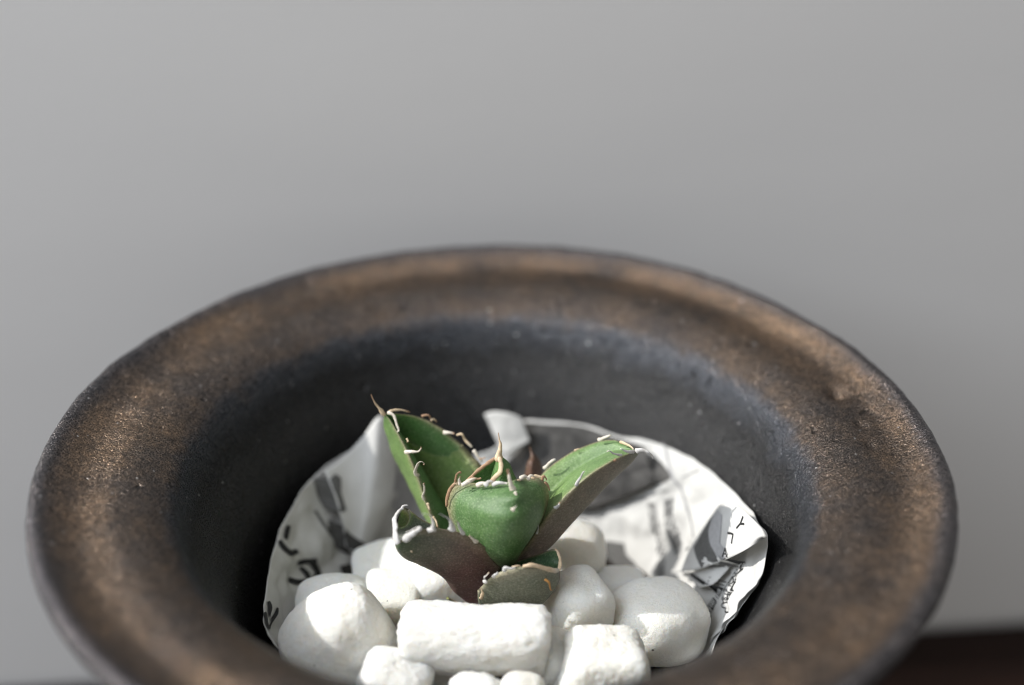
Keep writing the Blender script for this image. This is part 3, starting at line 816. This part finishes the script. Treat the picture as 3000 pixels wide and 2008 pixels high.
leafC = leaf('leaf', [
    ((0.00085,-0.00600,-0.02897), (0.00305,-0.00600,-0.02846), (0.00485,-0.00600,-0.02846), (0.00286,-0.00800,-0.02785)),
    ((-0.00456,-0.00700,-0.02387), (0.00185,-0.00400,-0.02538), (0.00702,-0.00600,-0.02291), (0.00288,-0.01150,-0.02312)),
    ((-0.00838,-0.00600,-0.02005), (0.00134,-0.00100,-0.02269), (0.00958,-0.00500,-0.01921), (0.00318,-0.01300,-0.01884)),
    ((-0.01042,-0.00400,-0.01542), (0.00083,0.00200,-0.01871), (0.01184,-0.00300,-0.01495), (0.00347,-0.01400,-0.01393)),
    ((-0.01052,-0.00200,-0.01203), (0.00084,0.00300,-0.01510), (0.01214,-0.00100,-0.01143), (0.00367,-0.01420,-0.00948)),
    ((-0.00844,-0.00100,-0.00973), (0.00136,0.00200,-0.01215), (0.01075,0.00000,-0.00900), (0.00405,-0.01280,-0.00724)),
    ((-0.00297,-0.00300,-0.00768), (0.00189,-0.00100,-0.00925), (0.00728,-0.00100,-0.00756), (0.00462,-0.01150,-0.00538)),
    ((0.00270,-0.00600,-0.00563), (0.00337,-0.00600,-0.00540), (0.00443,-0.00600,-0.00492), (0.00405,-0.00750,-0.00549))],
    lambda t, q: cmix(GRN, LGRN, 0.4), lambda t, q: cmix(cmix(BRN, (0.068, 0.150, 0.040), 0.3 + t * 2.6), DGRN, 0.25 * smooth01(0.5, 0.9, t)), bulge=0.24, seed=3, na=26, edge=(0.34, 0.25, 0.17),
    label='broad spoon-shaped green leaf in the middle facing the viewer')

leafE = leaf('leaf', [
    ((0.00207,-0.00800,-0.02684), (0.00080,-0.00200,-0.03275), (0.00077,0.00200,-0.03209), (-0.00485,-0.00500,-0.04204)),
    ((-0.00169,-0.01100,-0.02006), (-0.00423,-0.00200,-0.02824), (-0.00431,0.00200,-0.02821), (-0.00861,-0.00600,-0.03723)),
    ((-0.00622,-0.01300,-0.01459), (-0.00867,-0.00300,-0.02490), (-0.00834,0.00200,-0.02514), (-0.01230,-0.00800,-0.03039)),
    ((-0.01117,-0.01450,-0.01175), (-0.01357,-0.00400,-0.02248), (-0.01312,0.00100,-0.02335), (-0.01660,-0.00900,-0.02627)),
    ((-0.01560,-0.01500,-0.01160), (-0.01770,-0.00500,-0.01996), (-0.01700,0.00000,-0.02007), (-0.01969,-0.01000,-0.02334)),
    ((-0.01882,-0.01500,-0.01387), (-0.02074,-0.00600,-0.01844), (-0.01942,-0.00100,-0.01682), (-0.02163,-0.01100,-0.01982)),
    ((-0.02074,-0.01450,-0.01583), (-0.02202,-0.00850,-0.01565), (-0.02078,-0.00300,-0.01434), (-0.02206,-0.01100,-0.01615))],
    lambda t, q: cmix((0.085, 0.095, 0.085), (0.13, 0.135, 0.13), t), lambda t, q: cmix(cmix((0.130, 0.050, 0.050), (0.105, 0.085, 0.072), smooth01(0.1, 0.55, t)), (0.036, 0.066, 0.028), smooth01(0.3, 0.9, t) * smooth01(0.35, 0.85, q)), bulge=0.22, seed=4, na=24,
    label='drooping dark purple-green leaf at the lower left with a cupped white-edged tip')

leafF = leaf('leaf', [
    ((-0.00377,-0.01450,-0.02902), (-0.00213,-0.00900,-0.03148), (-0.00064,-0.00700,-0.02930), (-0.00262,-0.01250,-0.03712)),
    ((0.00000,-0.01650,-0.02287), (0.00187,-0.00900,-0.02829), (0.00285,-0.00600,-0.02821), (0.00186,-0.01350,-0.03729)),
    ((0.00386,-0.01750,-0.02021), (0.00583,-0.00900,-0.02766), (0.00665,-0.00500,-0.02775), (0.00584,-0.01350,-0.03703)),
    ((0.00787,-0.01750,-0.01948), (0.00978,-0.00900,-0.02678), (0.01061,-0.00600,-0.02517), (0.01037,-0.01350,-0.03419)),
    ((0.01173,-0.01650,-0.02091), (0.01290,-0.01000,-0.02521), (0.01350,-0.00800,-0.02220), (0.01332,-0.01250,-0.03109)),
    ((0.01403,-0.01450,-0.02328), (0.01455,-0.01050,-0.02480), (0.01456,-0.00900,-0.02277), (0.01476,-0.01200,-0.02771))],
    lambda t, q: DGRN, lambda t, q: cmix(cmix(PUR, GRY, (q - 0.25) * 1.8 if q < 0.5 else 1.0), GRY, smooth01(0.5, 0.95, q)), bulge=0.16, seed=5, na=22, edge=(0.40, 0.34, 0.24),
    label='short old grey-green leaf at the lower right with tan scars')

# central bud: rolled young leaves
leafB = leaf('bud', [
    ((-0.00380,0.00400,-0.02464), (0.00175,0.01200,-0.02947), (0.00690,0.00400,-0.02400), (0.00186,-0.00300,-0.02114)),
    ((-0.00199,0.00400,-0.01583), (0.00179,0.01000,-0.01897), (0.00626,0.00400,-0.01558), (0.00168,-0.00200,-0.01264)),
    ((-0.00065,0.00450,-0.01126), (0.00162,0.00800,-0.01315), (0.00465,0.00450,-0.01102), (0.00149,0.00000,-0.00864)),
    ((0.00016,0.00500,-0.00820), (0.00124,0.00720,-0.00950), (0.00325,0.00500,-0.00796), (0.00119,0.00200,-0.00633)),
    ((0.00067,0.00500,-0.00590), (0.00106,0.00560,-0.00620), (0.00147,0.00500,-0.00578), (0.00107,0.00440,-0.00560))],
    lambda t, q: GRN, lambda t, q: cmix(GRN, (0.07, 0.17, 0.03), t), bulge=0.25, seed=6, edge=(0.05, 0.12, 0.03), label='rolled young green bud in the centre')
leafG = leaf('leaf', [
    ((-0.00735,0.00600,-0.01981), (-0.00445,0.01100,-0.02353), (-0.00079,0.00900,-0.02204), (-0.00381,0.00600,-0.02171)),
    ((-0.00661,0.00500,-0.01359), (-0.00410,0.00900,-0.01573), (-0.00061,0.00700,-0.01491), (-0.00343,0.00600,-0.01506)),
    ((-0.00297,0.00600,-0.01061), (-0.00173,0.00900,-0.01225), (0.00022,0.00700,-0.01120), (-0.00138,0.00650,-0.01146)),
    ((0.00026,0.00600,-0.00720), (0.00054,0.00700,-0.00765), (0.00095,0.00650,-0.00731), (0.00066,0.00600,-0.00732))],
    lambda t, q: (0.06, 0.15, 0.03), lambda t, q: (0.055, 0.14, 0.03), bulge=0.1, seed=7, edge=(0.25, 0.12, 0.05), label='narrow inner leaf pressed against the bud')
leafH = leaf('leaf', [
    ((0.00598,0.02000,-0.03023), (0.00872,0.02400,-0.03186), (0.01244,0.02100,-0.03097), (0.00863,0.01800,-0.02874)),
    ((0.00724,0.02200,-0.02119), (0.00867,0.02500,-0.02266), (0.01131,0.02300,-0.02255), (0.00871,0.02100,-0.02048)),
    ((0.00831,0.02400,-0.01948), (0.00909,0.02600,-0.02062), (0.01026,0.02500,-0.02070), (0.00905,0.02350,-0.01927)),
    ((0.00801,0.02600,-0.01802), (0.00812,0.02640,-0.01817), (0.00822,0.02600,-0.01802), (0.00811,0.02580,-0.01801))],
    lambda t, q: (0.085, 0.026, 0.014), lambda t, q: (0.075, 0.022, 0.012), bulge=0.1, seed=8, edge=(0.08, 0.03, 0.02), label='reddish brown dried leaf behind the bud')
leafI = leaf('leaf', [
    ((-0.00754,-0.00200,-0.04463), (-0.00866,0.00000,-0.04567), (-0.00915,0.00200,-0.04604), (-0.00843,-0.00100,-0.04616)),
    ((-0.00947,-0.00400,-0.04131), (-0.01002,-0.00100,-0.04280), (-0.00989,0.00100,-0.04289), (-0.01055,-0.00300,-0.04216)),
    ((-0.01083,-0.00500,-0.03966), (-0.01113,-0.00300,-0.04043), (-0.01081,-0.00100,-0.04093), (-0.01150,-0.00400,-0.04025))],
    lambda t, q: (0.25, 0.24, 0.06), lambda t, q: (0.17, 0.20, 0.05), bulge=0.2, nt=14, na=10, seed=9, edge=(0.3, 0.2, 0.08), label='yellowish stub of a lost leaf at the foot of the plant')

TW = (0.66, 0.60, 0.52); TG = (0.54, 0.53, 0.52); TB = (0.33, 0.20, 0.12); TC = (0.60, 0.47, 0.32)
def tooth(par, pts, w0, w1, col, tip=TB, name='tooth', nl=18, flat=0.42):
    """tapered, slightly flattened curled horn along a polyline; w in metres"""
    if name == 'tooth':
        pts = [Vector(q) for q in pts]
        pts = pts[:-1] + [lerp(pts[-2], pts[-1], 0.55)]
    c = [p + 0.00012 * Vector((noise.noise(p * 800), noise.noise(p * 800 + Vector((5, 0, 0))), noise.noise(p * 800 + Vector((0, 9, 0))))) for p in cr(pts, nl)]
    vv, ff, cc = [], [], []
    m = 8
    prev = None
    for i, p in enumerate(c):
        t = i / (nl - 1)
        tg = (c[min(i + 1, nl - 1)] - c[max(i - 1, 0)]).normalized()
        a = tg.cross(Vector((0.1, 0.95, -0.4))).normalized() if prev is None else (prev - tg * prev.dot(tg)).normalized()
        prev = a
        b = tg.cross(a)
        prf = lerp(w0, w1, t ** 0.8) if 'margin' in name else lerp(w0 * 1.15 * (1 - t) ** 0.75, w1 * 0.8, t)
        w = (0.80 if 'margin' in name else 0.80) * prf * (1 + 0.35 * noise.noise(p * 1100))
        if i == nl - 1: w *= 0.3
        if i == 0: w *= 0.6
        for k in range(m):
            an = 2 * math.pi * k / m
            vv.append(p + a * math.cos(an) * w + b * math.sin(an) * w * flat)
            cc.append(cmix(col, tip, smooth01(0.55, 1.0, t)))
    for i in range(nl - 1):
        for k in range(m):
            k2 = (k + 1) % m
            ff.append((i * m + k, i * m + k2, (i + 1) * m + k2, (i + 1) * m + k))
    ff.append(tuple(range(m - 1, -1, -1)))
    ff.append(tuple((nl - 1) * m + k for k in range(m)))
    me = mesh(name, vv, ff)
    vcol(me, cc)
    o = bpy.data.objects.new(name, me); COL.objects.link(o); me.materials.append(M_TOOTH)
    o.parent = par
    o.matrix_parent_inverse = Matrix.Identity(4) if par is None else Matrix.Translation(Vector((0, 0, 0)))
    return o

# leaf A
tooth(leafA, [(-0.02588,0.01820,-0.00350), (-0.02700,0.01800,-0.00154), (-0.02794,0.01800,0.00003), (-0.02875,0.01800,0.00232)], .0007, .00015, TC, TB, 'terminal_spine')
tooth(leafA, [(-0.02510,0.01700,-0.00199), (-0.02366,0.01650,-0.00239), (-0.02286,0.01550,-0.00441), (-0.02245,0.01480,-0.00553), (-0.02306,0.01450,-0.00619)], .0006, .0003, TW, TW)
tooth(leafA, [(-0.02500,0.01800,-0.00264), (-0.02333,0.01900,-0.00255), (-0.02134,0.01950,-0.00312), (-0.01888,0.02050,-0.00463)], .0005, .0003, TC)
tooth(leafA, [(-0.01735,0.02050,-0.00525), (-0.01579,0.02050,-0.00500), (-0.01480,0.02050,-0.00673)], .0004, .0004, TB)
tooth(leafA, [(-0.01521,0.02050,-0.00648), (-0.01438,0.02050,-0.00624), (-0.01338,0.02050,-0.00772)], .0005, .0003, TC)
tooth(leafA, [(-0.01240,0.02050,-0.00997), (-0.01071,0.02000,-0.00963), (-0.00882,0.01950,-0.00992)], .0006, .0004, TW)
tooth(leafA, [(-0.00924,0.01950,-0.01005), (-0.00797,0.01900,-0.00946), (-0.00717,0.01900,-0.01096), (-0.00634,0.01850,-0.01187), (-0.00468,0.01800,-0.01329)], .0003, .0006, TC, TW)
tooth(leafA, [(-0.00510,0.01800,-0.01329), (-0.00427,0.01750,-0.01446), (-0.00344,0.01700,-0.01562), (-0.00283,0.01700,-0.01664)], .0005, .0005, TW, TW)
tooth(leafA, [(-0.00386,0.01720,-0.01526), (-0.00280,0.01650,-0.01477), (-0.00195,0.01600,-0.01367)], .0003, .0002, TB)
tooth(leafA, [(-0.02096,0.01150,-0.00955), (-0.01944,0.01050,-0.00861), (-0.01788,0.01000,-0.00827), (-0.01694,0.01000,-0.00729), (-0.01712,0.01000,-0.00656)], .0006, .0002, TW)
tooth(leafA, [(-0.01779,0.00850,-0.01413), (-0.01842,0.00800,-0.01278), (-0.01791,0.00750,-0.01045), (-0.01702,0.00700,-0.00887), (-0.01624,0.00700,-0.00936), (-0.01665,0.00680,-0.00996)], .00065, .0003, TW)
tooth(leafA, [(-0.01629,0.00600,-0.01931), (-0.01661,0.00550,-0.01743), (-0.01612,0.00500,-0.01557), (-0.01637,0.00500,-0.01384), (-0.01574,0.00480,-0.01320)], .0005, .0003, TW)
tooth(leafA, [(-0.01567,0.00550,-0.01969), (-0.01527,0.00500,-0.02083), (-0.01488,0.00480,-0.02169)], .0004, .0003, TC)
tooth(leafA, [(-0.01445,0.00400,-0.02235), (-0.01362,0.00300,-0.02337), (-0.01281,0.00200,-0.02514)], .0004, .0003, TC)
tooth(leafA, [(-0.02053,0.01300,-0.00653), (-0.02011,0.01250,-0.00704), (-0.02077,0.01280,-0.00774)], .0003, .0002, TC)
# bud
tooth(leafB, [(0.00088,0.00350,-0.00642), (0.00119,0.00350,-0.00402), (0.00139,0.00400,-0.00222), (0.00110,0.00450,-0.00089), (0.00090,0.00500,0.00043)], .0011, .00015, TC, TB, 'terminal_spine', 22, 0.8)
tooth(leafB, [(0.00110,0.00220,-0.00431), (0.00149,0.00120,-0.00553), (0.00130,0.00020,-0.00698), (0.00012,-0.00050,-0.00816), (-0.00067,-0.00100,-0.00925)], .0006, .0007, TC, TB, 'dry_margin', flat=0.4)
tooth(leafG, [(0.00087,0.00450,-0.00591), (-0.00111,0.00400,-0.00701), (-0.00330,0.00350,-0.00860), (-0.00510,0.00300,-0.01019), (-0.00672,0.00280,-0.01224)], .0005, .0006, TB, TB, 'dry_margin', flat=0.4)
# leaf C: papery white margin and teeth along the top
tooth(leafC, [(-0.01068,-0.00400,-0.01359), (-0.01044,-0.00350,-0.01105), (-0.00964,-0.00300,-0.00924), (-0.00863,-0.00300,-0.00780), (-0.00785,-0.00300,-0.00804)], .0004, .0006, TB, TC, 'dry_margin')
tooth(leafC, [(-0.00863,-0.00300,-0.00780), (-0.00840,-0.00300,-0.00589), (-0.00760,-0.00300,-0.00470), (-0.00723,-0.00300,-0.00565)], .0004, .0003, TB)
tooth(leafC, [(-0.00760,-0.00450,-0.00719), (-0.00776,-0.00450,-0.00577), (-0.00715,-0.00450,-0.00411)], .0005, .0002, TW)
tooth(leafC, [(-0.00719,-0.00500,-0.00683), (-0.00582,-0.00500,-0.00612), (-0.00447,-0.00450,-0.00577), (-0.00351,-0.00400,-0.00541)], .0007, .0005, TW, TB)
tooth(leafC, [(-0.00510,-0.00300,-0.00637), (-0.00354,-0.00300,-0.00661), (-0.00218,-0.00300,-0.00613)], .0004, .0003, TB)
tooth(leafC, [(-0.00388,-0.00550,-0.00671), (-0.00251,-0.00600,-0.00563), (-0.00116,-0.00600,-0.00563), (-0.00020,-0.00600,-0.00587)], .0008, .0003, TW, TC, flat=0.45)
tooth(leafC, [(-0.00038,-0.00650,-0.00574), (0.00098,-0.00700,-0.00491), (0.00251,-0.00720,-0.00476), (0.00347,-0.00750,-0.00502)], .0007, .0004, TG, TW, flat=0.5)
tooth(leafC, [(0.00443,-0.00900,-0.00558), (0.00386,-0.00900,-0.00416), (0.00348,-0.00880,-0.00244), (0.00329,-0.00850,-0.00102), (0.00338,-0.00850,-0.00009)], .0010, .0003, TW, TB, 'terminal_spine')
tooth(leafC, [(0.00338,-0.00850,-0.00149), (0.00300,-0.00850,-0.00056), (0.00319,-0.00850,0.00037)], .0004, .0003, TB)
tooth(leafC, [(0.00452,-0.01050,-0.00471), (0.00490,-0.01100,-0.00528), (0.00490,-0.01150,-0.00585)], .0005, .0002, TW)
tooth(leafC, [(0.00405,-0.01620,-0.00539), (0.00461,-0.01650,-0.00446), (0.00516,-0.01680,-0.00331)], .0006, .0001, TW, TW)
tooth(leafC, [(0.00405,-0.00600,-0.00563), (0.00540,-0.00500,-0.00564), (0.00657,-0.00400,-0.00589)], .0005, .0005, TC, TW)
tooth(leafC, [(0.00579,-0.00400,-0.00589), (0.00677,-0.00350,-0.00553), (0.00775,-0.00300,-0.00637), (0.00833,-0.00300,-0.00661)], .0006, .0004, TW, TW)
tooth(leafC, [(0.00853,-0.00300,-0.00661), (0.00931,-0.00250,-0.00625), (0.01048,-0.00250,-0.00649), (0.01106,-0.00250,-0.00601)], .0007, .0003, TC)
tooth(leafC, [(0.01067,-0.00300,-0.00708), (0.01105,-0.00300,-0.00589), (0.01164,-0.00300,-0.00661), (0.01146,-0.00300,-0.00732)], .0004, .0003, TB)
tooth(leafC, [(0.01126,-0.00300,-0.00732), (0.01206,-0.00300,-0.00852), (0.01237,-0.00300,-0.00997)], .0004, .0002, TB, TB, 'dry_margin')
for fl in ([(-0.00664,-0.00400,-0.00732), (-0.00523,-0.00500,-0.00541), (-0.00368,-0.00500,-0.00493)], [(-0.00212,-0.00640,-0.00605), (-0.00095,-0.00660,-0.00473), (0.00059,-0.00660,-0.00520)], [(0.00735,-0.00350,-0.00649), (0.00833,-0.00300,-0.00565), (0.00970,-0.00280,-0.00651)]):
    tooth(leafC, fl, .0008, .0001, random.Random(len(fl) + int(fl[0][0] * 1e5)).choice([TW, TC, TG]), TC, 'dry_margin', 14, 0.22)
# leaf D
tooth(leafD, [(0.02398,0.01300,-0.00714), (0.02534,0.01250,-0.00606), (0.02674,0.01250,-0.00545), (0.02631,0.01250,-0.00485)], .0006, .0003, TW, TG)
tooth(leafD, [(0.01138,0.01000,-0.01320), (0.01238,0.01000,-0.01196), (0.01360,0.01050,-0.01108), (0.01463,0.01100,-0.01093)], .0006, .0005, TW, TG)
tooth(leafD, [(0.01855,0.01300,-0.01009), (0.01936,0.01300,-0.00960), (0.02017,0.01300,-0.00935)], .0003, .0002, TC)
tooth(leafD, [(0.02881,0.01000,-0.00559), (0.03009,0.00850,-0.00505), (0.03138,0.00700,-0.00499), (0.03195,0.00620,-0.00565)], .0005, .0004, TC, TW)
tooth(leafD, [(0.03193,0.00600,-0.00551), (0.03044,0.00500,-0.00482), (0.02897,0.00450,-0.00375), (0.02797,0.00450,-0.00351)], .0006, .0002, TG, TG)
tooth(leafD, [(0.02899,0.00400,-0.00509), (0.02731,0.00300,-0.00415), (0.02586,0.00250,-0.00285), (0.02487,0.00220,-0.00336)], .0004, .0002, TG, TW)
tooth(leafD, [(0.03213,0.00600,-0.00551), (0.03328,0.00580,-0.00489), (0.03486,0.00550,-0.00516), (0.03591,0.00550,-0.00637), (0.03615,0.00550,-0.00709)], .0008, .0002, TG, TG, 'terminal_spine')
tooth(leafD, [(0.01833,-0.00250,-0.00888), (0.01904,-0.00300,-0.00661), (0.01976,-0.00320,-0.00480), (0.02051,-0.00330,-0.00378)], .0005, .0002, TG, TG)
tooth(leafD, [(0.01364,-0.00500,-0.01333), (0.01439,-0.00550,-0.01198), (0.01495,-0.00550,-0.01053)], .0006, .0003, TG)
tooth(leafD, [(0.00955,-0.00680,-0.01905), (0.00992,-0.00700,-0.01718), (0.00971,-0.00720,-0.01555)], .0003, .0002, TG, TG)
tooth(leafD, [(0.02747,0.00200,-0.00489), (0.02685,0.00150,-0.00502), (0.02638,0.00100,-0.00372)], .0004, .0002, TB)
# leaf E
tooth(leafE, [(-0.02077,-0.01520,-0.01539), (-0.02136,-0.01450,-0.01450), (-0.02161,-0.01300,-0.01339), (-0.02155,-0.01200,-0.01260)], .0010, .0008, TG, TG, 'horny_margin')
tooth(leafE, [(-0.02157,-0.01200,-0.01308), (-0.02194,-0.01050,-0.01231), (-0.02170,-0.00850,-0.01238), (-0.02112,-0.00600,-0.01306)], .0008, .0005, TG, TG, 'horny_margin')
tooth(leafE, [(-0.02153,-0.00600,-0.01355), (-0.02061,-0.00500,-0.01333), (-0.01984,-0.00500,-0.01357)], .0006, .0004, TG, TG)
tooth(leafE, [(-0.02062,-0.00500,-0.01357), (-0.02019,-0.00500,-0.01260), (-0.01940,-0.00500,-0.01236), (-0.01922,-0.00500,-0.01284)], .0005, .0002, TG, TG)
tooth(leafE, [(-0.01956,-0.01550,-0.01419), (-0.01815,-0.01580,-0.01252), (-0.01677,-0.01600,-0.01118), (-0.01560,-0.01600,-0.01023), (-0.01648,-0.01550,-0.01038), (-0.01837,-0.01500,-0.01196), (-0.01996,-0.01450,-0.01282)], .0010, .0004, TG, TG)
tooth(leafE, [(-0.01377,-0.01550,-0.01133), (-0.01316,-0.01580,-0.01039), (-0.01306,-0.01650,-0.00796), (-0.01354,-0.01700,-0.00618), (-0.01461,-0.01750,-0.00533), (-0.01599,-0.01800,-0.00542)], .0009, .00015, TG, TG)
tooth(leafE, [(-0.01434,-0.01550,-0.01133), (-0.01297,-0.01600,-0.01071), (-0.01207,-0.01550,-0.01157)], .0008, .0006, TG, TG)
tooth(leafE, [(-0.00906,-0.01500,-0.01196), (-0.00900,-0.01550,-0.00991), (-0.00949,-0.01620,-0.00772), (-0.01074,-0.01700,-0.00618), (-0.01216,-0.01780,-0.00488)], .0010, .00015, TG, TG)
tooth(leafE, [(-0.00646,-0.01400,-0.01369), (-0.00718,-0.01450,-0.01187), (-0.00769,-0.01500,-0.00958), (-0.00859,-0.01550,-0.00826)], .0006, .0002, TG, TB)
tooth(leafE, [(-0.00364,-0.01350,-0.01625), (-0.00418,-0.01420,-0.01498), (-0.00510,-0.01480,-0.01354), (-0.00566,-0.01500,-0.01291)], .0007, .0003, TW, TC)
tooth(leafE, [(-0.00045,-0.01050,-0.02256), (-0.00043,-0.01120,-0.02101), (-0.00004,-0.01150,-0.02102)], .0004, .0003, TC)
tooth(leafE, [(-0.01821,-0.01480,-0.01789), (-0.01798,-0.01520,-0.01733), (-0.01777,-0.01540,-0.01729)], .0004, .0002, TC)
# leaf F
tooth(leafF, [(-0.00233,-0.01650,-0.02485), (-0.00154,-0.01720,-0.02402), (-0.00210,-0.01750,-0.02278), (-0.00131,-0.01780,-0.02155), (-0.00073,-0.01780,-0.02057)], .0005, .0002, TG, TC)
tooth(leafF, [(-0.00018,-0.01720,-0.02303), (0.00022,-0.01800,-0.02163), (0.00080,-0.01800,-0.02114), (0.00080,-0.01820,-0.02025)], .0005, .0003, TG, TG)
tooth(leafF, [(0.00213,-0.01750,-0.02107), (0.00271,-0.01820,-0.01952), (0.00367,-0.01850,-0.01951), (0.00443,-0.01850,-0.01927), (0.00519,-0.01830,-0.01919)], .0007, .0006, TG, TG)
tooth(leafF, [(0.00405,-0.01800,-0.01944), (0.00538,-0.01800,-0.01907), (0.00653,-0.01800,-0.01944)], .0003, .0002, TC)
tooth(leafF, [(0.00634,-0.01780,-0.01936), (0.00862,-0.01780,-0.01911), (0.01114,-0.01700,-0.02050), (0.01350,-0.01550,-0.02246), (0.01451,-0.01450,-0.02303)], .0005, .0007, TC, TG, 'horny_margin')
tooth(leafF, [(0.01453,-0.01400,-0.02369), (0.01468,-0.01200,-0.02334), (0.01464,-0.01000,-0.02309), (0.01426,-0.00900,-0.02227), (0.01368,-0.00850,-0.02193)], .0005, .0004, TC, TC, 'horny_margin')
tooth(leafF, [(0.01119,-0.01650,-0.02410), (0.01215,-0.01680,-0.02484), (0.01260,-0.01600,-0.02751), (0.01340,-0.01550,-0.02818)], .0005, .0002, (0.5, 0.25, 0.07))
tooth(leafF, [(-0.00299,-0.01550,-0.03070), (-0.00255,-0.01650,-0.02809), (-0.00272,-0.01700,-0.02642), (-0.00308,-0.01750,-0.02525)], .0006, .0002, TC, TC)
